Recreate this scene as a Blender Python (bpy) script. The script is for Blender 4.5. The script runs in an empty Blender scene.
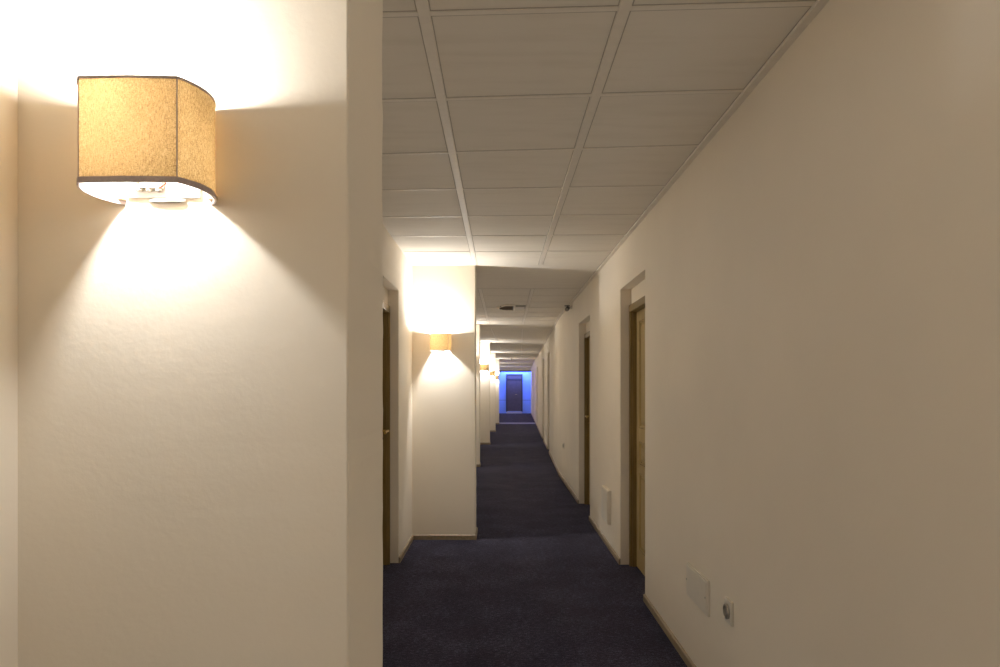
import bpy, bmesh, math, random
from mathutils import Vector, Matrix
random.seed(7)
C = bpy.context.scene.collection
PI = math.pi
H = 2.56          # ceiling height
HC = 1.415         # camera height

# ------------------------------------------------------------------ helpers
def obj(name, bm, mat, parent=None, smooth=False):
    me = bpy.data.meshes.new(name)
    bmesh.ops.recalc_face_normals(bm, faces=bm.faces)
    bm.to_mesh(me); bm.free()
    for m in (mat if isinstance(mat, (list, tuple)) else [mat]):
        me.materials.append(m)
    if smooth:
        for p in me.polygons: p.use_smooth = True
        try: me.set_sharp_from_angle(angle=math.radians(40))
        except Exception: pass
    o = bpy.data.objects.new(name, me); C.objects.link(o)
    if parent: o.parent = parent
    return o

def tag(o, label, cat, group=None):
    o['label'] = label; o['category'] = cat
    if group: o['group'] = group
    return o

def thing(name, label, cat, loc=(0, 0, 0), rotz=0, group=None):
    o = bpy.data.objects.new(name, None); C.objects.link(o)
    o.empty_display_size = .05
    o.location = loc; o.rotation_euler = (0, 0, rotz)
    return tag(o, label, cat, group)

def struct(name, bm, mat, smooth=False):
    o = obj(name, bm, mat, None, smooth); o['kind'] = 'structure'; return o

def box(bm, x0, x1, y0, y1, z0, z1, mi=0, bevel=0):
    if x0 > x1: x0, x1 = x1, x0
    if y0 > y1: y0, y1 = y1, y0
    if z0 > z1: z0, z1 = z1, z0
    v = [bm.verts.new((x, y, z)) for z in (z0, z1) for x, y in ((x0, y0), (x1, y0), (x1, y1), (x0, y1))]
    fs = [(0, 3, 2, 1), (4, 5, 6, 7), (0, 1, 5, 4), (1, 2, 6, 5), (2, 3, 7, 6), (3, 0, 4, 7)]
    faces = []
    for f in fs:
        nf = bm.faces.new([v[i] for i in f]); nf.material_index = mi; faces.append(nf)
    if bevel:
        es = list({e for f in faces for e in f.edges})
        bmesh.ops.bevel(bm, geom=es, offset=bevel, segments=2, affect='EDGES', profile=.6)

def prism(bm, pts, z0, z1, mi=0):
    """plan outline pts (x,y) extruded from z0 to z1"""
    a = [bm.verts.new((x, y, z0)) for x, y in pts]
    b = [bm.verts.new((x, y, z1)) for x, y in pts]
    n = len(pts)
    bm.faces.new(a).material_index = mi; bm.faces.new(b).material_index = mi
    for i in range(n):
        bm.faces.new((a[i], a[(i+1) % n], b[(i+1) % n], b[i])).material_index = mi

def tube(bm, pts, r, n=10, cap=True):
    pts = [Vector(p) for p in pts]
    rings = []
    for i, p in enumerate(pts):
        if i == 0: t = pts[1]-p
        elif i == len(pts)-1: t = p-pts[i-1]
        else: t = (pts[i+1]-p).normalized()+(p-pts[i-1]).normalized()
        t.normalize()
        up = Vector((0, 0, 1)) if abs(t.z) < .9 else Vector((1, 0, 0))
        a = t.cross(up).normalized(); b = t.cross(a)
        rr = r[i] if isinstance(r, (list, tuple)) else r
        rings.append([bm.verts.new(p+a*rr*math.cos(2*PI*k/n)+b*rr*math.sin(2*PI*k/n)) for k in range(n)])
    for i in range(len(rings)-1):
        for k in range(n):
            bm.faces.new((rings[i][k], rings[i][(k+1) % n], rings[i+1][(k+1) % n], rings[i+1][k]))
    if cap:
        bm.faces.new(rings[0]); bm.faces.new(rings[-1])

def lathe(bm, prof, n=24, M=Matrix.Identity(4)):
    """prof: (r,z) from one pole to another; closed with caps where r>0"""
    rings = []
    for r, z in prof:
        if r < 1e-6: rings.append([bm.verts.new(M @ Vector((0, 0, z)))])
        else: rings.append([bm.verts.new(M @ Vector((r*math.cos(2*PI*k/n), r*math.sin(2*PI*k/n), z))) for k in range(n)])
    for a, b in zip(rings, rings[1:]):
        for k in range(n):
            vs = [a[k % len(a)], a[(k+1) % len(a)], b[(k+1) % len(b)], b[k % len(b)]]
            u = []
            for q in vs:
                if q not in u: u.append(q)
            if len(u) > 2: bm.faces.new(u)
    for e in (rings[0], rings[-1]):
        if len(e) > 1: bm.faces.new(e)

# ---------------------------------------------------------------- materials
def mat(name):
    m = bpy.data.materials.new(name); m.use_nodes = True
    nt = m.node_tree; b = nt.nodes['Principled BSDF']
    return m, nt, b
def N(nt, t, **kw):
    n = nt.nodes.new(t)
    for k, v in kw.items():
        if k in n.inputs: n.inputs[k].default_value = v
        else: setattr(n, k, v)
    return n
def coords(nt, scale=(1, 1, 1)):
    tc = N(nt, 'ShaderNodeTexCoord'); mp = N(nt, 'ShaderNodeMapping'); mp.inputs['Scale'].default_value = scale
    nt.links.new(tc.outputs['Object'], mp.inputs['Vector']); return mp.outputs['Vector']
def noise(nt, vec, s, d=4, r=.5):
    n = N(nt, 'ShaderNodeTexNoise'); n.inputs['Scale'].default_value = s; n.inputs['Detail'].default_value = d
    n.inputs['Roughness'].default_value = r; nt.links.new(vec, n.inputs['Vector']); return n
def ramp(nt, fac, stops):
    r = N(nt, 'ShaderNodeValToRGB'); e = r.color_ramp.elements
    e[0].position, e[0].color = stops[0][0], (*stops[0][1], 1); e[1].position, e[1].color = stops[-1][0], (*stops[-1][1], 1)
    for p, c in stops[1:-1]:
        q = e.new(p); q.color = (*c, 1)
    nt.links.new(fac, r.inputs['Fac']); return r
def bump(nt, h, b, strength=.2, dist=.01):
    n = N(nt, 'ShaderNodeBump'); n.inputs['Strength'].default_value = strength; n.inputs['Distance'].default_value = dist
    nt.links.new(h, n.inputs['Height']); nt.links.new(n.outputs['Normal'], b.inputs['Normal']); return n
def simple(name, col, rough=.5, metal=0, var=.06, s=30, bs=0):
    m, nt, b = mat(name); v = coords(nt); n = noise(nt, v, s)
    lo = tuple(c*(1-var) for c in col); hi = tuple(min(1, c*(1+var)) for c in col)
    r = ramp(nt, n.outputs['Fac'], [(.3, lo), (.7, hi)])
    nt.links.new(r.outputs['Color'], b.inputs['Base Color'])
    b.inputs['Roughness'].default_value = rough; b.inputs['Metallic'].default_value = metal
    if bs: bump(nt, n.outputs['Fac'], b, bs, .002)
    return m

WALLC = (.845, .760, .622)
def paint(name, col, bs=.13):
    m, nt, b = mat(name); v = coords(nt)
    n1 = noise(nt, v, 1.3, 3); lo = tuple(c*.95 for c in col)
    r = ramp(nt, n1.outputs['Fac'], [(.35, lo), (.65, col)])
    nt.links.new(r.outputs['Color'], b.inputs['Base Color'])
    n2 = noise(nt, v, 55, 5, .55); n3 = noise(nt, v, 7, 3)
    ad = N(nt, 'ShaderNodeMath', operation='MULTIPLY_ADD'); nt.links.new(n3.outputs['Fac'], ad.inputs[0]); ad.inputs[1].default_value = 1.2
    nt.links.new(n2.outputs['Fac'], ad.inputs[2])
    bump(nt, ad.outputs[0], b, bs, .004)
    b.inputs['Roughness'].default_value = .62; b.inputs['Specular IOR Level'].default_value = .25
    return m
M_wall = paint('painted_plaster', WALLC)
M_ceil = paint('ceiling_board', (.74, .68, .58), .2)
# ceiling boards carry faint streaky stains
def ceiling_mat():
    m, nt, b = mat('ceiling_panel_board'); v = coords(nt, (1.2, 7, 1)); n = noise(nt, v, 2.2, 5, .6)
    r = ramp(nt, n.outputs['Fac'], [(.25, (.66, .60, .50)), (.5, (.705, .645, .545)), (.8, (.72, .66, .56))])
    nt.links.new(r.outputs['Color'], b.inputs['Base Color'])
    n2 = noise(nt, coords(nt), 90, 3); bump(nt, n2.outputs['Fac'], b, .2, .002)
    b.inputs['Roughness'].default_value = .8; b.inputs['Specular IOR Level'].default_value = .15
    return m
M_tile = ceiling_mat()
M_bar = simple('ceiling_bar_paint', (.71, .645, .545), .5, 0, .03)

M_gap_shade = simple('ceiling_joint_shade', (.40, .35, .28), .9, 0, .1)  # flat dark strips beside the bars: edge shadow put into the colour

def carpet_mat():
    m, nt, b = mat('navy_carpet'); v = coords(nt)
    n1 = noise(nt, v, 110, 4, .75); n2 = noise(nt, v, 2.5, 4, .6); n3 = noise(nt, coords(nt, (18, 60, 1)), 1.6, 5, .7)
    a = N(nt, 'ShaderNodeMath', operation='ADD'); nt.links.new(n1.outputs['Fac'], a.inputs[0]); nt.links.new(n3.outputs['Fac'], a.inputs[1])
    a2 = N(nt, 'ShaderNodeMath', operation='MULTIPLY_ADD'); nt.links.new(n2.outputs['Fac'], a2.inputs[0]); a2.inputs[1].default_value = .35
    nt.links.new(a.outputs[0], a2.inputs[2])
    md = N(nt, 'ShaderNodeMath', operation='MULTIPLY'); nt.links.new(a2.outputs[0], md.inputs[0]); md.inputs[1].default_value = .43
    r = ramp(nt, md.outputs[0], [(.44, (.003, .0022, .0034)), (.52, (.0155, .014, .0235)), (.59, (.095, .089, .125))])
    nt.links.new(r.outputs['Color'], b.inputs['Base Color'])
    bump(nt, n1.outputs['Fac'], b, .6, .006)
    b.inputs['Roughness'].default_value = .95; b.inputs['Specular IOR Level'].default_value = .1
    b.inputs['Sheen Weight'].default_value = .15; b.inputs['Sheen Tint'].default_value = (.5, .5, .8, 1)
    return m
M_carpet = carpet_mat()

def wood(name, dark, light, rough=.38, axis='z'):
    m, nt, b = mat(name); sc = (14, 14, 1.1) if axis == 'z' else (14, 1.1, 14)
    v = coords(nt, sc); n = noise(nt, v, 3.2, 6, .6)
    r = ramp(nt, n.outputs['Fac'], [(.3, dark), (.7, light)])
    nt.links.new(r.outputs['Color'], b.inputs['Base Color']); bump(nt, n.outputs['Fac'], b, .12, .002)
    b.inputs['Roughness'].default_value = rough; return m
M_door = wood('varnished_pine', (.33, .245, .10), (.46, .35, .16))
M_frame = wood('varnished_pine_frame', (.19, .125, .04), (.30, .205, .075))
M_base = wood('baseboard_wood', (.26, .19, .115), (.37, .285, .18), .45, 'y')
M_brass = simple('aged_brass', (.72, .55, .22), .28, 1, .08)
M_plastic = simple('cream_plastic', (.76, .70, .585), .4, 0, .02)
M_dark = simple('black_plastic', (.02, .018, .016), .4, 0, .1)
M_grey = simple('grey_metal', (.45, .42, .38), .45, .6, .1)
M_trim = simple('mauve_tape', (.46, .37, .34), .7, 0, .1, 200)
M_white = simple('white_enamel', (.85, .83, .78), .4, 0, .02)
M_red = simple('red_insulation', (.55, .10, .06), .4, 0, .05)
M_tan = simple('tan_clip', (.62, .48, .28), .5, 0, .05)
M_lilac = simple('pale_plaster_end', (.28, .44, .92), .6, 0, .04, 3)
M_enddoor = simple('dark_grey_door', (.11, .085, .085), .35, 0, .12, 6)
M_endframe = simple('dark_grey_door_frame', (.055, .05, .06), .4, 0, .1, 6)
M_sill = simple('polished_sill', (.60, .60, .62), .35, .1, .05)

def shade_mat():
    """woven fabric, lets some light through"""
    m = bpy.data.materials.new('woven_gold_fabric'); m.use_nodes = True; nt = m.node_tree; nt.nodes.clear()
    out = N(nt, 'ShaderNodeOutputMaterial'); v = coords(nt, (1, 1, .22)); n = noise(nt, v, 800, 2, .6)
    n2 = noise(nt, coords(nt, (1, 1, 3.0)), 420, 2, .6)
    a = N(nt, 'ShaderNodeMath', operation='ADD'); nt.links.new(n.outputs['Fac'], a.inputs[0]); nt.links.new(n2.outputs['Fac'], a.inputs[1])
    md = N(nt, 'ShaderNodeMath', operation='MULTIPLY'); nt.links.new(a.outputs[0], md.inputs[0]); md.inputs[1].default_value = .5
    r = ramp(nt, md.outputs[0], [(.36, (.34, .19, .065)), (.5, (.62, .43, .195)), (.66, (.84, .66, .37))])
    df = N(nt, 'ShaderNodeBsdfDiffuse'); tr = N(nt, 'ShaderNodeBsdfTranslucent'); mx = N(nt, 'ShaderNodeMixShader'); mx.inputs[0].default_value = SHADE_T
    nt.links.new(r.outputs['Color'], df.inputs['Color']); nt.links.new(r.outputs['Color'], tr.inputs['Color'])
    nt.links.new(df.outputs[0], mx.inputs[1]); nt.links.new(tr.outputs[0], mx.inputs[2]); nt.links.new(mx.outputs[0], out.inputs['Surface'])
    return m
SHADE_T = .47
M_shade = shade_mat()
def liner_mat():
    m = bpy.data.materials.new('white_shade_lining'); m.use_nodes = True; nt = m.node_tree; nt.nodes.clear()
    out = N(nt, 'ShaderNodeOutputMaterial'); n = noise(nt, coords(nt), 60, 2)
    r = ramp(nt, n.outputs['Fac'], [(.3, (.70, .67, .60)), (.7, (.74, .71, .64))])
    df = N(nt, 'ShaderNodeBsdfDiffuse'); tr = N(nt, 'ShaderNodeBsdfTranslucent'); mx = N(nt, 'ShaderNodeMixShader'); mx.inputs[0].default_value = LINER_T
    nt.links.new(r.outputs['Color'], df.inputs['Color']); nt.links.new(r.outputs['Color'], tr.inputs['Color'])
    nt.links.new(df.outputs[0], mx.inputs[1]); nt.links.new(tr.outputs[0], mx.inputs[2]); nt.links.new(mx.outputs[0], out.inputs['Surface'])
    return m
LINER_T = .27
M_liner = liner_mat()
BULB = 2700.0
def emit(name, col, s):
    m, nt, b = mat(name); n = noise(nt, coords(nt), 20)
    r = ramp(nt, n.outputs['Fac'], [(.3, tuple(c*.97 for c in col)), (.7, col)])
    nt.links.new(r.outputs['Color'], b.inputs['Emission Color']); b.inputs['Emission Strength'].default_value = s
    b.inputs['Base Color'].default_value = (.8, .8, .8, 1); return m
M_bulb = emit('lit_bulb_glass', (.98, .98, 1.0), BULB)
M_bulb_near = emit('lit_bulb_glass_weaker', (.98, .98, 1.0), 940)

# ------------------------------------------------------------------- layout
Y0, YE = -4.0, 37.9
def xr(y): return .965 if y <= 11 else .965+(y-11)*.0285
PIERS = [(1.153, -.257, .3065, 1.727), (6.33, -.233, .315, 1.758), (12.17, -.366, .30, 1.81), (17.0, -.256, .145, 1.858),
         (21.9, -.145, .145, 1.815), (26.6, -.034, .135, 1.745), (31.5, -.10, .145, 1.80), (36.2, -.10, .145, 1.80)]
PT = .335
def xl(y):
    if y < 12.6: return -.82
    return -.82+(y-12.6)*.0222+.10 if y < 30 else -.43
R_OPEN = [(4.51, 5.43), (7.27, 8.30), (14.74, 15.68), (18.05, 18.98), (24.6, 25.5), (30.0, 30.9)]
L_OPEN = [(4.58, 5.48)]
OH = 2.204        # height of the recess openings
RD = .085         # recess depth

def wall_pieces(fx, side, opens):
    """front layer with the recesses left open, back layer with the door openings left open"""
    bm = bmesh.new()
    cuts = sorted({Y0, 11.0, 12.6, 30.0, YE} | {v for o in opens for v in o})
    for a, b in zip(cuts, cuts[1:]):
        z0 = OH if any(abs(a-o[0]) < 1e-6 for o in opens) else 0
        e = 1e-6
        xa, xb = fx(a+e), fx(b-e)
        prism(bm, [(xa, a), (xb, b), (xb+side*RD, b), (xa+side*RD, a)], z0, H+.05)
    # back layer
    for a, b in zip(cuts, cuts[1:]):
        e = 1e-6
        xa, xb = fx(a+e), fx(b-e)
        q = lambda s, t, z0, z1: prism(bm, [(fx(s)+side*RD, s), (fx(t)+side*RD, t), (fx(t)+side*(RD+.14), t), (fx(s)+side*(RD+.14), s)], z0, z1)
        if any(abs(a-o[0]) < 1e-6 for o in opens):
            q(a, a+.05, 0, H+.05); q(b-.05, b, 0, H+.05); q(a+.05, b-.05, 2.03, H+.05)
        else:
            prism(bm, [(xa+side*RD, a), (xb+side*RD, b), (xb+side*(RD+.14), b), (xa+side*(RD+.14), a)], 0, H+.05)
    return bm
struct('wall_right', wall_pieces(xr, 1, R_OPEN), M_wall)
struct('wall_left', wall_pieces(xl, -1, L_OPEN), M_wall)

bm = bmesh.new(); box(bm, -1.2, 1.4, Y0-.15, Y0, 0, H+.05); struct('wall_back', bm, M_wall)
bm = bmesh.new(); box(bm, -.9, 2.3, YE, YE+.15, 0, H+.05, 0); box(bm, -.4, .33, YE-.004, YE+.01, .73, .745, 1); box(bm, 1.27, 1.73, YE-.004, YE+.01, .73, .745, 1); struct('wall_front', bm, [M_lilac, M_endframe])
bm = bmesh.new(); box(bm, -1.3, 2.4, Y0-.2, YE+.2, -.12, 0); struct('floor', bm, M_carpet)

# --- ceiling: slab, boards between bars
bm = bmesh.new()
box(bm, -1.3, 2.4, Y0-.2, YE+.2, H, H+.12, 0)
def bar(x0, y0, x1, y1, w=.028, t=.0035, shade_w=.006):
    d = Vector((x1-x0, y1-y0)).normalized(); n = Vector((-d.y, d.x))
    def ring(hw, z): return [(x0-n.x*hw, y0-n.y*hw, z), (x1-n.x*hw, y1-n.y*hw, z), (x1+n.x*hw, y1+n.y*hw, z), (x0+n.x*hw, y0+n.y*hw, z)]
    a = [bm.verts.new(p) for p in ring(w/2+.004, H+.002)]; b = [bm.verts.new(p) for p in ring(w/2, H-t)]
    for i in range(4): bm.faces.new((a[i], a[(i+1) % 4], b[(i+1) % 4], b[i])).material_index = 1
    g = [bm.verts.new(p) for p in ring(w/2+shade_w, H-t*.12)]; bm.faces.new(g).material_index = 2
    bm.faces.new(b).material_index = 1
COLX = (-.232, .375)
rows = [(-3.2+.6*k, -3.24+.6*k) for k in range(7)] + [(1.50, 1.42), (2.10, 2.016), (2.725, 2.609), (3.345, 3.20), (3.935, 3.842), (4.545, 4.48), (5.115, 5.07), (5.70, 5.67)]
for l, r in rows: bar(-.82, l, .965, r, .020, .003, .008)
seg = [(Y0, 6.29)]
for i, (py, px, so, sz) in enumerate(PIERS[1:]):
    y1 = PIERS[i+2][0] if i+2 < len(PIERS) else YE
    s = py+(1.49 if i == 0 else .95)
    k = s
    while k < y1-.12:
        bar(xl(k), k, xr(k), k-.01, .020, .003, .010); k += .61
    seg.append((s, y1-.04))
for a, b in seg:
    sh = (xr(b)-.965)
    for cx in COLX:
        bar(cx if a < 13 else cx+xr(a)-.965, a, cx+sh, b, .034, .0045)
# wall angle along the right wall
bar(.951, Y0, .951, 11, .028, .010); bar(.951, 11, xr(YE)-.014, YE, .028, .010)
o = struct('ceiling', bm, [M_tile, M_bar, M_gap_shade])

# --- piers jutting out from the left wall, edge slightly uneven
def pier(y, x):
    bm = bmesh.new(); xw = min(xl(y), xl(y+PT))-.05; zs = 60; rings = []
    for i in range(zs+1):
        z = H*i/zs; j = lambda a=.0012: random.uniform(-a, a)
        j1, j2, j3 = j(), j(), j()
        ch = .004 if abs(z-(HC+(389-52)*1.153/678)) > .012 else .007
        pts = [(xw, y), (xw*.5+x*.5, y), (x-ch, y+j1*.3), (x-.0012, y+.0012), (x+j2, y+ch), (x+j3, y+PT-.004), (x-.004, y+PT), (xw, y+PT)]
        rings.append([bm.verts.new((a, b, z)) for a, b in pts])
    n = 8
    for a, b in zip(rings, rings[1:]):
        for k in range(n): bm.faces.new((a[k], a[(k+1) % n], b[(k+1) % n], b[k]))
    bm.faces.new(rings[0]); bm.faces.new(rings[-1])
    return struct('wall_pier', bm, M_wall)
for py, px, so, sz in PIERS: pier(py, px)

# --- baseboards
BH, BT = .046, .013
def base_strip(bm, pts, off):
    """pts: polyline along a wall foot (x,y), thickness to the side off (+1 left of travel)"""
    P = [Vector(p) for p in pts]; Q = []
    for i, p in enumerate(P):
        ns = []
        if i > 0: d = (p-P[i-1]).normalized(); ns.append(Vector((-d.y, d.x)))
        if i < len(P)-1: d = (P[i+1]-p).normalized(); ns.append(Vector((-d.y, d.x)))
        if len(ns) == 2: n = (ns[0]+ns[1]); n = n/ (n.dot(ns[0]))
        else: n = ns[0]
        Q.append(p+n*off*BT)
    sec = lambda a, b: [(a.x, a.y, 0), (a.x, a.y, BH), (b.x*.4+a.x*.6, b.y*.4+a.y*.6, BH), (b.x, b.y, BH-.006), (b.x, b.y, 0)]
    rs = [[bm.verts.new(c) for c in sec(a, b)] for a, b in zip(P, Q)]
    for a, b in zip(rs, rs[1:]):
        for k in range(5): bm.faces.new((a[k], a[(k+1) % 5], b[(k+1) % 5], b[k]))
    bm.faces.new(rs[0]); bm.faces.new(rs[-1])
bm = bmesh.new(); prev = Y0
for a, b in R_OPEN+[(YE, YE)]:
    pts = [(xr(prev), prev)]
    if prev < 11 < a: pts.append((.965, 11))
    pts.append((xr(a), a)); base_strip(bm, pts, 1); prev = b
struct('baseboard_right', bm, M_base)
bm = bmesh.new()
base_strip(bm, [(-.82, 1.49), (-.82, 4.58)], -1)
base_strip(bm, [(-.82, 5.48), (-.82, 6.33), (-.233, 6.33), (-.233, 6.33+PT), (-.82, 6.33+PT), (-.82, 12.17), (-.366, 12.17), (-.366, 12.17+PT), (-.6, 12.17+PT)], -1)
base_strip(bm, [(-.82, Y0), (-.82, 1.153), (-.257, 1.153), (-.257, 1.153+PT), (-.82, 1.153+PT)], -1)
for py, px, so, sz in PIERS[3:]:
    base_strip(bm, [(xl(py), py), (px, py), (px, py+PT), (xl(py), py+PT)], -1)
struct('baseboard_left', bm, M_base)

# ------------------------------------------------------------------- doors
def make_door(n, loc, rotz, W, handle_u, lever_dir):
    r = bpy.data.objects.new('door_%d' % n, None); C.objects.link(r); r['kind'] = 'structure'
    r.location = loc; r.rotation_euler = (0, 0, rotz); r.empty_display_size = .05
    w = W; cw = .055; top = 2.075
    bm = bmesh.new()    # casing: two uprights and a head, stepped profile
    for u0, u1 in ((0.002, cw), (w-cw, w-.002)):
        box(bm, u0, u1, 0, .016, 0, top-.0, bevel=.003)
    box(bm, .002, w-.002, .0005, .0185, top-cw, top, bevel=.003)
    for u0, u1 in ((cw-.022, cw-.006), (w-cw+.006, w-cw+.022)):
        box(bm, u0, u1, .014, .023, 0, top-cw, bevel=.002)
    obj('door_casing', bm, M_frame, r)
    bm = bmesh.new()    # lining
    box(bm, .05, .062, -.13, .001, 0, 2.03); box(bm, w-.062, w-.05, -.13, .001, 0, 2.03); box(bm, .05, w-.05, -.13, .001, 2.018, 2.03)
    box(bm, .062, .074, -.13, -.09, 0, 2.03); box(bm, w-.074, w-.062, -.13, -.09, 0, 2.03)
    obj('door_jamb', bm, M_frame, r)
    # leaf
    u0, u1 = .066, w-.066; z0, z1 = .008, 2.014; F = -.030; T = .042
    bm = bmesh.new()
    st = .10; mid = (u0+u1)/2; ms = .045
    zr = [(z0, .16), (.755, .825), (1.0, 1.105), (1.935, z1)]
    for a, b in ((u0, u0+st), (u1-st, u1)): box(bm, a, b, F-T, F, z0, z1, bevel=.002)
    box(bm, mid-ms, mid+ms, F-T, F, z0, z1, bevel=.002)
    for a, b in zr: box(bm, u0+.002, u1-.002, F-T+.001, F-.0005, a, b, bevel=.002)
    box(bm, u0+.01, u1-.01, F-T+.008, F-.016, z0+.01, z1-.01)
    leaf = obj('door_leaf', bm, M_door, r)
    for (a, b) in ((u0+st, mid-ms), (mid+ms, u1-st)):
        for (c, d) in ((.16, .755), (.825, 1.0), (1.105, 1.935)):
            bm = bmesh.new()
            o1 = [(a+.004, c+.004), (b-.004, c+.004), (b-.004, d-.004), (a+.004, d-.004)]
            def ring(ins, y): return [bm.verts.new((x+(ins if i in (0, 3) else -ins), y, z+(ins if i in (0, 1) else -ins))) for i, (x, z) in enumerate(o1)]
            R = [ring(0, F-.017), ring(0, F-.004), ring(.010, F-.004), ring(.016, F-.014), ring(.028, F-.014), ring(.045, F-.005)]
            for p, q in zip(R, R[1:]):
                for k in range(4): bm.faces.new((p[k], p[(k+1) % 4], q[(k+1) % 4], q[k]))
            bm.faces.new(R[-1]); bm.faces.new(R[0])
            obj('raised_panel', bm, M_door, leaf)
    # handle
    hz = 1.075; bm = bmesh.new(); hu = handle_u
    box(bm, hu-.019, hu+.019, F-.001, F+.006, hz-.09, hz+.15, bevel=.0025)
    obj('handle_plate', bm, M_brass, leaf)
    bm = bmesh.new()
    tube(bm, [(hu, F+.005, hz), (hu, F+.048, hz)], .009, 12)
    tube(bm, [(hu-lever_dir*.010, F+.048, hz), (hu+lever_dir*.03, F+.050, hz+.003), (hu+lever_dir*.075, F+.049, hz-.002), (hu+lever_dir*.115, F+.046, hz-.010)], [.010, .009, .008, .0095], 12)
    obj('door_handle', bm, M_brass, leaf, True)
    bm = bmesh.new(); lathe(bm, [(0, 0), (.008, 0), (.008, .004), (0, .004)], 14, Matrix.Translation((hu, F+.0055, hz-.06)) @ Matrix.Rotation(-PI/2, 4, 'X'))
    obj('keyhole', bm, M_dark, leaf)
    return r
for i, (a, b) in enumerate(R_OPEN):
    sl = 0 if a < 11 else math.atan(.0285)
    far = i != 0
    W = (b-a)/math.cos(sl)
    make_door(i+1, (xr(a)+RD, a, 0), PI/2-sl, W, (W-.12) if far else .12, -1 if far else 1)
a, b = L_OPEN[0]
make_door(7, (-.82-RD, b, 0), -PI/2, b-a, .115, 1)

# far end door
r = bpy.data.objects.new('door_8', None); C.objects.link(r); r['kind'] = 'structure'; r.location = (.335, YE, 0)
W = .925
bm = bmesh.new()
box(bm, 0, .075, -.06, 0, .09, 2.19, bevel=.004); box(bm, W-.075, W, -.06, 0, .09, 2.19, bevel=.004); box(bm, .07, W-.07, -.06, 0, 2.12, 2.19, bevel=.004)
box(bm, .07, W-.07, -.05, 0, 1.86, 1.93, bevel=.004)
obj('door_frame', bm, M_endframe, r)
bm = bmesh.new(); box(bm, .075, W-.075, -.03, 0, .12, 1.86); box(bm, W/2-.006, W/2+.006, -.036, -.02, .12, 1.86)
lf = obj('door_leaf', bm, M_enddoor, r)
bm = bmesh.new(); box(bm, .075, W-.075, -.03, 0, 1.93, 2.12); obj('transom_panel', bm, M_enddoor, r)
bm = bmesh.new(); tube(bm, [(W/2+.06, -.03, 1.05), (W/2+.06, -.08, 1.05), (W/2+.16, -.08, 1.05)], .011, 8); obj('door_handle', bm, M_brass, lf)
bm = bmesh.new(); box(bm, .02, W-.02, -.16, 0, 0, .10, bevel=.006); obj('door_sill', bm, M_sill, r)

# end beam and floor threshold
bm = bmesh.new(); box(bm, -.7, 2.0, 37.2, 37.4, 2.37, H, 0); box(bm, -.7, 2.0, 37.18, 37.42, 2.30, 2.37, 1); struct('trim_1', bm, [M_wall, M_endframe])
bm = bmesh.new(); prism(bm, [(-.30, 26.9), (xr(26.9)-.015, 26.9), (xr(27.6)-.015, 27.6), (-.30, 27.6)], 0, .006); struct('trim_2', bm, simple('worn_threshold_metal', (.30, .30, .32), .4, .2))

# ---------------------------------------------------------------- sconces
def outline(off=0, n=16):
    """plan curve of the shade, from the wall on the left round to the wall on the right"""
    r = .098+off; cy = -.0635; fy = -.127-off; pts = []
    th = math.acos((fy-cy)/-r); tw = math.acos((-.0-cy)/r) if True else 0
    # left side arc: from wall (y=0) to front (y=fy)
    a0 = math.asin((0-cy)/r); a1 = math.asin((fy-cy)/r)
    for k in range(n+1):
        a = a0+(a1-a0)*k/n; pts.append((-r*math.cos(a), cy+r*math.sin(a)))
    hw = r*math.cos(a1)
    for k in range(1, 8):
        t = k/8; pts.append((-hw+2*hw*t, fy-.003*math.sin(PI*t)))
    for k in range(n+1):
        a = a1+(a0-a1)*k/n; pts.append((r*math.cos(a), cy+r*math.sin(a)))
    return pts
def strip(bm, pts, z0, z1):
    a = [bm.verts.new((x, y, z0)) for x, y in pts]; b = [bm.verts.new((x, y, z1)) for x, y in pts]
    for i in range(len(pts)-1): bm.faces.new((a[i], a[i+1], b[i+1], b[i]))
def ribbon(bm, off0, off1, z0, z1):
    p, q = outline(off0), outline(off1)
    L = [[bm.verts.new((x, y, z)) for x, y in pp] for pp, z in ((p, z0), (p, z1), (q, z1), (q, z0))]
    for i in range(len(p)-1):
        for k in range(4): bm.faces.new((L[k][i], L[k][i+1], L[(k+1) % 4][i+1], L[(k+1) % 4][i]))
    bm.faces.new([l[0] for l in L]); bm.faces.new([l[-1] for l in L])
SH = .160
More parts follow.
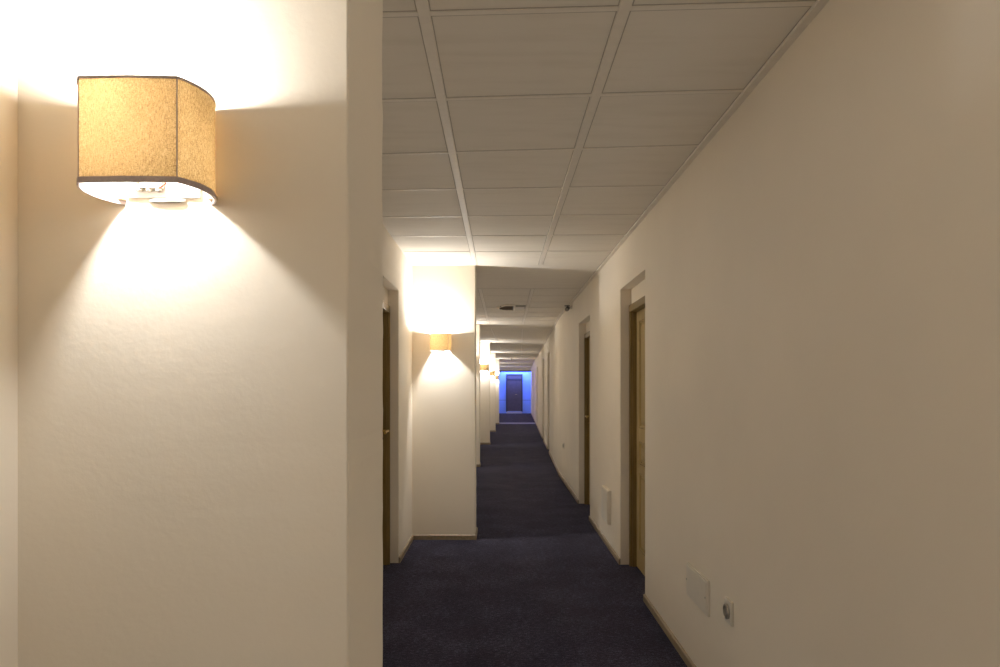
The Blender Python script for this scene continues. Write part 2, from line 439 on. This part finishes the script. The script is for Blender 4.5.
def make_sconce():
    t = thing('wall_sconce', 'x', 'wall lamp', (0, 0, 0), 0, 'sconces along the left hand piers')
    bm = bmesh.new(); strip(bm, outline(0), .001, SH-.001); sh = obj('lamp_shade', bm, M_shade, t, True)
    bm = bmesh.new(); strip(bm, outline(-.0015), .001, SH-.001); obj('shade_lining', bm, M_liner, sh, True)
    bm = bmesh.new(); ribbon(bm, -.0022, .0012, -.001, .0078); obj('shade_trim', bm, M_trim, sh)
    bm = bmesh.new(); ribbon(bm, -.0022, .0012, SH-.004, SH); obj('shade_trim', bm, M_trim, sh)
    P = outline(0)
    for k in (16, 24):
        x, y = P[k]; bm = bmesh.new(); tube(bm, [(x, y, .003), (x, y, SH-.002)], .0010, 6); obj('shade_seam', bm, M_trim, sh)
    bm = bmesh.new(); box(bm, -.068, .055, -.005, -.0005, .010, .125, bevel=.0015)
    bp = obj('back_plate', bm, M_white, t)
    bm = bmesh.new(); lathe(bm, [(0, .003), (.030, .003), (.031, .0055), (.030, .008), (0, .008)], 24, Matrix.Translation((0, -.004, 0)) @ Matrix.Scale(.14, 4, (0, 1, 0)))
    obj('bracket_lip', bm, M_grey, bp)
    bm = bmesh.new(); box(bm, -.052, -.004, -.017, -.005, .024, .044, bevel=.002)
    for k in range(3): lathe(bm, [(0, 0), (.005, 0), (.005, .005), (0, .005)], 10, Matrix.Translation((-.044+.016*k, -.0105, .0205)))
    tb = obj('terminal_block', bm, M_plastic, bp)
    for k, m_ in ((0, M_red), (1, M_grey)):
        bm = bmesh.new()
        if k == 0: tube(bm, [(-.006, -.018, .024), (.006, -.024, .028), (.020, -.034, .045), (.022, -.055, .085), (.018, -.065, .12)], .0016, 6)
        else: tube(bm, [(-.040, -.018, .032), (-.052, -.020, .040), (-.054, -.018, .06), (-.045, -.012, .085)], .0015, 6)
        obj('wire', bm, m_, bp, True)
    for sx in (-1, 1):    # clips holding the shade on the wall
        bm = bmesh.new(); box(bm, sx*.070, sx*.084, -.012, -.0005, .006, .014, bevel=.001); obj('shade_clip', bm, M_tan, t)
    # lamp holder lying sideways, bulb beyond it
    bz = .140; by = -.084; bx = -.034
    bm = bmesh.new(); MX = Matrix.Translation((bx+.020, by, bz-.002)) @ Matrix.Rotation(PI/2, 4, 'Y')
    lathe(bm, [(0, 0), (.0105, 0), (.0115, .003), (.0115, .026), (.009, .032), (0, .032)], 16, MX)
    tube(bm, [(bx+.045, by, bz-.004), (bx+.046, by*.6, bz-.015), (bx+.046, -.006, bz-.030)], .004, 8)
    obj('bulb_holder', bm, M_white, t, True)
    bm = bmesh.new(); MB = Matrix.Translation((bx+.021, by, bz-.001)) @ Matrix.Rotation(-PI/2, 4, 'Y')
    lathe(bm, [(0, -.004), (.010, -.002), (.0165, .009), (.0185, .021), (.0165, .033), (.009, .043), (0, .046)], 14, MB)
    obj('light_bulb', bm, M_bulb, t, True)
    return t
def copy_tree(o, parent=None):
    c = o.copy(); C.objects.link(c)
    if parent: c.parent = parent
    for ch in list(o.children): copy_tree(ch, c)
    return c
SL = ['wall lamp with woven gold shade on the nearest pier, largest in view at upper left',
      'lit gold wall lamp on the second pier, facing the camera beside the left doorway',
      'wall lamp on the third pier, mostly hidden behind the second pier edge',
      'small lit gold wall lamp on the fourth pier, right of the second pier edge',
      'smaller gold wall lamp on the fifth pier, just past the fourth pier lamp',
      'tiny pale wall lamp on the sixth pier, last one before the blue lit end',
      'hidden wall lamp on the seventh pier near the blue lit end',
      'hidden wall lamp on the last pier beside the blue end wall']
proto = make_sconce()
trees = []
for i, (py, px, so, sz) in enumerate(PIERS):
    s = proto if i == 0 else copy_tree(proto)
    s.location = (px-so, py, sz); s['label'] = SL[i]
for ch in proto.children:
    if ch.name.startswith('light_bulb'):
        ch.data = ch.data.copy(); ch.data.materials[0] = M_bulb_near

# -------------------------------------------------------- fittings on the right wall
XW = .965
t = thing('outlet_cover', 'flat cream rectangular cover plate low on the right wall, beside the socket', 'cover plate', (XW, 3.115, .362))
bm = bmesh.new(); box(bm, -.012, 0, 0, .35, 0, .166, bevel=.003); obj('plate', bm, M_plastic, t)
bm = bmesh.new(); box(bm, -.0165, -.011, .012, .338, .010, .156, bevel=.002); obj('lid', bm, M_plastic, t)
for yy in (.02, .33):
    bm = bmesh.new(); lathe(bm, [(0, 0), (.005, 0), (.004, .002), (0, .002)], 10, Matrix.Translation((-.0165, yy, .083)) @ Matrix.Rotation(-PI/2, 4, 'Y')); obj('screw', bm, M_grey, t)

def socket(y, z, label):
    t = thing('wall_socket', label, 'socket', (XW, y, z))
    bm = bmesh.new(); box(bm, -.012, 0, 0, .084, 0, .098, bevel=.003); obj('socket_frame', bm, M_plastic, t)
    bm = bmesh.new(); R = Matrix.Translation((-.012, .042, .049)) @ Matrix.Rotation(-PI/2, 4, 'Y')
    lathe(bm, [(.021, -.001), (.031, -.001), (.031, .008), (.029, .010), (.023, .010), (.021, .006)], 28, R)
    lathe(bm, [(0, .0005), (.0215, .0005), (.0215, .0015), (0, .0015)], 28, R)
    b_ = obj('socket_ring', bm, M_grey, t, True)  # grey instead of cream: shadow of the ring recess put into its colour
    bm = bmesh.new()
    for s in (-1, 1): lathe(bm, [(0, 0), (.0032, 0), (.0032, .0022), (0, .0022)], 10, R @ Matrix.Translation((0, s*.0095, .001)))
    obj('pin_hole', bm, M_dark, b_)
    for s in (-1, 1):
        bm = bmesh.new(); box(bm, -.0215, -.013, .042-.003, .042+.003, .049+s*.019-.002, .049+s*.019+.002); obj('earth_clip', bm, M_grey, b_)
socket(2.80, .430, 'square cream wall socket low on the right wall, in front of the cover plate')
socket(10.15, .50, 'small distant wall socket on the right wall beyond the second doorway')
t = thing('surface_mount_box', 'raised cream box low on the wall between the first two right doorways', 'electrical box', (XW, 5.88, .225))
bm = bmesh.new(); box(bm, -.030, 0, 0, .345, 0, .298, bevel=.004); obj('box_body', bm, M_plastic, t)
bm = bmesh.new(); box(bm, -.036, -.029, .010, .335, .010, .288, bevel=.003); obj('lid', bm, M_plastic, t)

# security camera at the top of the right wall
t = thing('mounted_security_camera', 'small dark camera on a bracket high on the right wall by the ceiling', 'security camera', (XW, 9.1, 2.50))
bm = bmesh.new(); box(bm, -.012, 0, -.025, .025, -.03, .03, bevel=.003); tube(bm, [(-.010, 0, 0), (-.045, -.01, .004), (-.060, -.02, -.010)], .008, 8); obj('bracket', bm, M_plastic, t)
bm = bmesh.new(); tube(bm, [(-.045, .03, -.005), (-.075, -.085, -.040)], .026, 14); box(bm, -.10, -.03, -.02, .02, .012, .022, bevel=.003); obj('camera_body', bm, M_dark, t)
bm = bmesh.new(); tube(bm, [(-.0745, -.083, -.0395), (-.078, -.097, -.044)], .019, 14); obj('lens', bm, M_grey, t)
# ceiling outlet: dropped tray with dark underside
t = thing('ceiling_vent', 'dark ceiling vent with pale rim past the second pier', 'ceiling vent', (.0, 9.55, H))
bm = bmesh.new()
def oct_(sx, sy, z, c): return [(-sx, -sy*.15, z), (-sx+c, -sy, z), (sx-.02, -sy, z), (sx, -sy+.02, z), (sx, sy-.02, z), (sx-.02, sy, z), (-sx+c, sy, z), (-sx, sy*.15, z)]
R = [[bm.verts.new((x+.085, y, z)) for x, y, z in oct_(*q)] for q in ((.13, .30, -.0005, .125), (.13, .30, -.018, .125), (.113, .27, -.026, .108), (.105, .26, -.012, .10))]
for p, q in zip(R, R[1:]):
    for k in range(8): bm.faces.new((p[k], p[(k+1) % 8], q[(k+1) % 8], q[k]))
bm.faces.new(R[0]); obj('vent_rim', bm, M_bar, t)
bm = bmesh.new()
prism(bm, [(x+.085, y) for x, y, z in oct_(.106, .261, 0, .10)], -.015, -.011); obj('backing', bm, M_dark, t)
for k in range(6):
    bm = bmesh.new(); yy = -.16+.064*k; box(bm, .0, .17, yy-.004, yy+.012, -.024, -.014); obj('slat', bm, simple('vent_slat_brown', (.16, .12, .08), .5) if k == 0 else bpy.data.materials['vent_slat_brown'], t)
t = thing('ceiling_plate', 'flat grey plate on the ceiling right of the dark vent', 'ceiling plate', (.27, 9.55, H))
bm = bmesh.new(); box(bm, -.085, .085, -.16, .16, -.016, -.0, bevel=.003); obj('plate', bm, M_grey, t)
bm = bmesh.new(); box(bm, -.07, .07, -.14, .14, -.020, -.015, bevel=.002); obj('cover', bm, M_bar, t)
# smoke detector
t = thing('smoke_detector', 'round smoke detector on the ceiling in the lamp glow near the blue end', 'smoke detector', (.44, 26.3, H))
bm = bmesh.new(); lathe(bm, [(0, 0), (.06, 0), (.06, -.015), (0, -.015)], 24); obj('detector_base', bm, M_plastic, t)
bm = bmesh.new(); lathe(bm, [(0, -.015), (.05, -.015), (.05, -.035), (.035, -.052), (0, -.055)], 24); obj('detector_head', bm, M_grey, t, True)

# ------------------------------------------------------------------- lights
def area(name, loc, rot, size, power, col, sy=None):
    l = bpy.data.lights.new(name, 'AREA'); l.energy = power; l.color = col; l.size = size
    if sy: l.shape = 'RECTANGLE'; l.size_y = sy
    o = bpy.data.objects.new(name, l); C.objects.link(o); o.location = loc; o.rotation_euler = rot; return o
area('blue_end_light', (.8, 37.5, 2.5), (math.radians(14), 0, 0), 1.6, 75, (.14, .22, 1), .12)
area('blue_lobby_light', (.6, 29.4, 2.5), (0, 0, 0), .8, 17, (.20, .16, 1), .3)

w = bpy.data.worlds.new('world'); bpy.context.scene.world = w; w.use_nodes = True
w.node_tree.nodes['Background'].inputs[0].default_value = (.030, .0265, .0215, 1)
w.light_settings.ao_factor = .100; w.light_settings.distance = .45

# ------------------------------------------------------------------- camera
cd = bpy.data.cameras.new('camera'); cam = bpy.data.objects.new('camera', cd); C.objects.link(cam)
cam.location = (0, 0, HC); cam.rotation_euler = (PI/2, 0, 0)
cd.sensor_width = 36; cd.lens = 36*.678; cd.shift_y = .0545; cd.clip_start = .02
S = bpy.context.scene; S.camera = cam
S.view_settings.view_transform = 'Standard'; S.view_settings.look = 'None'; S.view_settings.gamma = 1
S.view_settings.use_curve_mapping = False; S.view_settings.exposure = 0.0
S.cycles.max_bounces = 16; S.cycles.diffuse_bounces = 10; S.cycles.transmission_bounces = 10
S.cycles.caustics_reflective = False; S.cycles.caustics_refractive = False
S.cycles.use_denoising = True
S.cycles.use_fast_gi = True; S.cycles.fast_gi_method = 'ADD'
S.cycles.sample_clamp_indirect = 8
